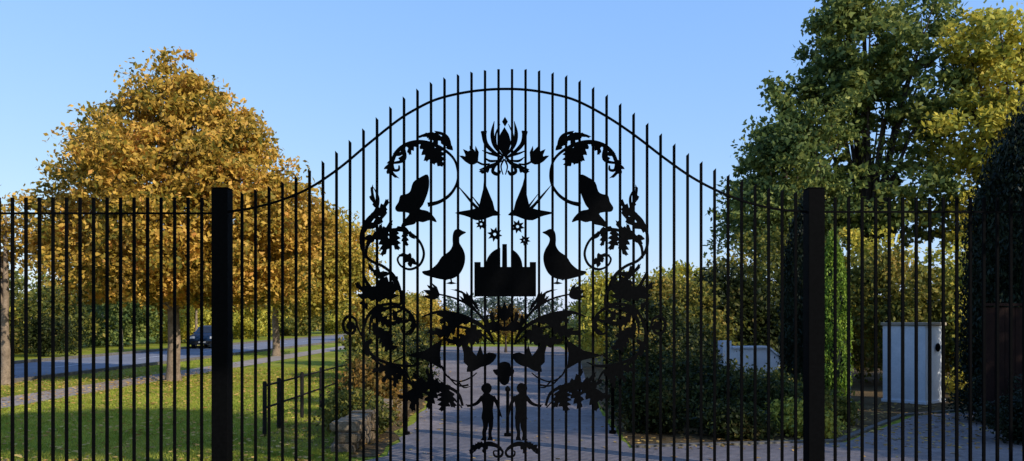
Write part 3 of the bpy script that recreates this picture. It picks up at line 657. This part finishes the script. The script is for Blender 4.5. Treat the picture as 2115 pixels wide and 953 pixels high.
def child(c):
    c.poly([(1005,791),(1012,793),(1016,800),(1014,808),(1009,813),(1001,813),(996,807),(994,803),(996,796)],3)
    c.poly([(1001,811),(1009,811),(1014,815),(1020,819),(1020,832),(1018,846),(1019,858),(1018,868),(997,868),(995,858),(997,846),(996,832),(993,824),(996,816)],2)
    c.stroke([(997,819),(986,832),(974,837),(965,838)],[8,7,5,5]); c.stroke([(968,838),(962,835)],[4,1])
    c.stroke([(1018,819),(1026,832),(1030,845),(1034,859)],[8,7,5,5]); c.stroke([(1033,855),(1037,862)],[4,1])
    c.stroke([(1002,862),(1003,880),(1000,893),(1001,905)],[13,10,8,7]); c.stroke([(1013,862),(1014,880),(1012,893),(1013,905)],[12,9,7,7])
    c.poly([(997,902),(1005,902),(1005,909),(993,909)]); c.poly([(1009,902),(1017,902),(1018,909),(1006,909)])
both('child_ornament',child)
def foot(c):
    c.stroke([(975,936),(988,923),(1008,918),(1026,922),(1038,932),(1034,942),(1022,941),(1020,932),(1028,931)],[2,5,6,5,5,5,4,3,2])
    c.stroke([(985,924),(1005,914),(1022,917),(1036,926)],[1,4,5,3])
    c.leaf((995,921),(970,937),8,3,0.2); c.leaf((1000,920),(983,918),5,2,0.2); c.leaf((1008,920),(1000,937),6,2,0.2)
both('leaf_ornament',foot)

for pxc,l in ((457.5,'square black iron gate post between gate and fence'),(1682.5,'square black iron gate post between gate and fence')):
    e=empty('gate_post',((pxc-CX)/S,GY,0)); tag(e,l,'post',group='gate posts')
    box('shaft',-0.081,0.081,-0.06,0.10,0,EYE+(HZ-392)/S,M_iron,e,0.004)
    box('cap',-0.083,0.083,-0.062,0.102,EYE+(HZ-391.5)/S,EYE+(HZ-389)/S,M_iron,e,0.002)
    box('base_plate',-0.13,0.13,-0.11,0.15,0.012,0.03,M_iron,e,0.003)
def fence(x0,x1,start,step,raily,label,bounds):
    e=empty('railing_fence',(0,GY,0)); tag(e,label,'fence',group='iron railing fences')
    base=picket('picket',CX,408,e,slant=0); first=True
    px=start
    while px<=x1 and px>=x0:
        if first: o=base; first=False
        else: o=base.copy(); COL.objects.link(o); o.parent=e
        o.location=((px-CX)/S,0,0)
        px+=step
    z=EYE+(HZ-raily)/S; a,b=bounds
    box('top_rail',(a-CX)/S,(b-CX)/S,-0.006,0.010,z-0.010,z+0.010,M_iron,e)
    box('bottom_rail',(a-CX)/S,(b-CX)/S,-0.012,0.037,0.055,0.095,M_iron,e)
fence(-400,420,415.5,-27.95,441,'straight black iron railing beside the lawn',(-400,441))
fence(1715,2520,1726,27.95,438,'straight black iron railing beside the driveway',(1699,2520))

# ------------------------------------------------ light, sky, camera
to_sun=Vector((0.8,-0.6,0)).normalized(); el=math.radians(28)
ts=Vector((to_sun.x*math.cos(el),to_sun.y*math.cos(el),math.sin(el)))
sl=bpy.data.lights.new('sun','SUN'); sl.energy=5.0; sl.angle=math.radians(0.5); sl.color=(1.0,0.94,0.84)
so=bpy.data.objects.new('sun',sl); so.rotation_euler=ts.to_track_quat('Z','Y').to_euler(); so.location=(20,-10,30); link(so)
w=bpy.data.worlds.new('World'); scene.world=w; w.use_nodes=True
nt=w.node_tree; bg=nt.nodes['Background']
sky=nt.nodes.new('ShaderNodeTexSky'); sky.sky_type='NISHITA'; sky.sun_disc=False
sky.sun_elevation=el; sky.sun_rotation=math.atan2(to_sun.x,to_sun.y)
sky.air_density=1.0; sky.dust_density=0.4; sky.ozone_density=2.0
sep=nt.nodes.new('ShaderNodeSeparateColor'); comb=nt.nodes.new('ShaderNodeCombineColor')
nt.links.new(sky.outputs['Color'],sep.inputs[0])
for i,(p,k) in enumerate([(0.62,1.98),(0.44,3.12),(0.08,7.6)]):
    a=nt.nodes.new('ShaderNodeMath'); a.operation='POWER'; a.inputs[1].default_value=p
    b=nt.nodes.new('ShaderNodeMath'); b.operation='MULTIPLY'; b.inputs[1].default_value=k
    nt.links.new(sep.outputs[i],a.inputs[0]); nt.links.new(a.outputs[0],b.inputs[0]); nt.links.new(b.outputs[0],comb.inputs[i])
nt.links.new(comb.outputs[0],bg.inputs['Color']); bg.inputs['Strength'].default_value=0.12
cam=bpy.data.cameras.new('camera'); co=bpy.data.objects.new('camera',cam); link(co)
co.location=(0,0,EYE); co.rotation_euler=(math.radians(90),0,0)
cam.sensor_width=36; cam.lens=36*1632/2115; cam.shift_y=(HZ-476.5)/2115; cam.clip_end=3000; cam.clip_start=0.1
scene.camera=co
scene.view_settings.view_transform='Standard'; scene.view_settings.look='None'; scene.view_settings.exposure=0
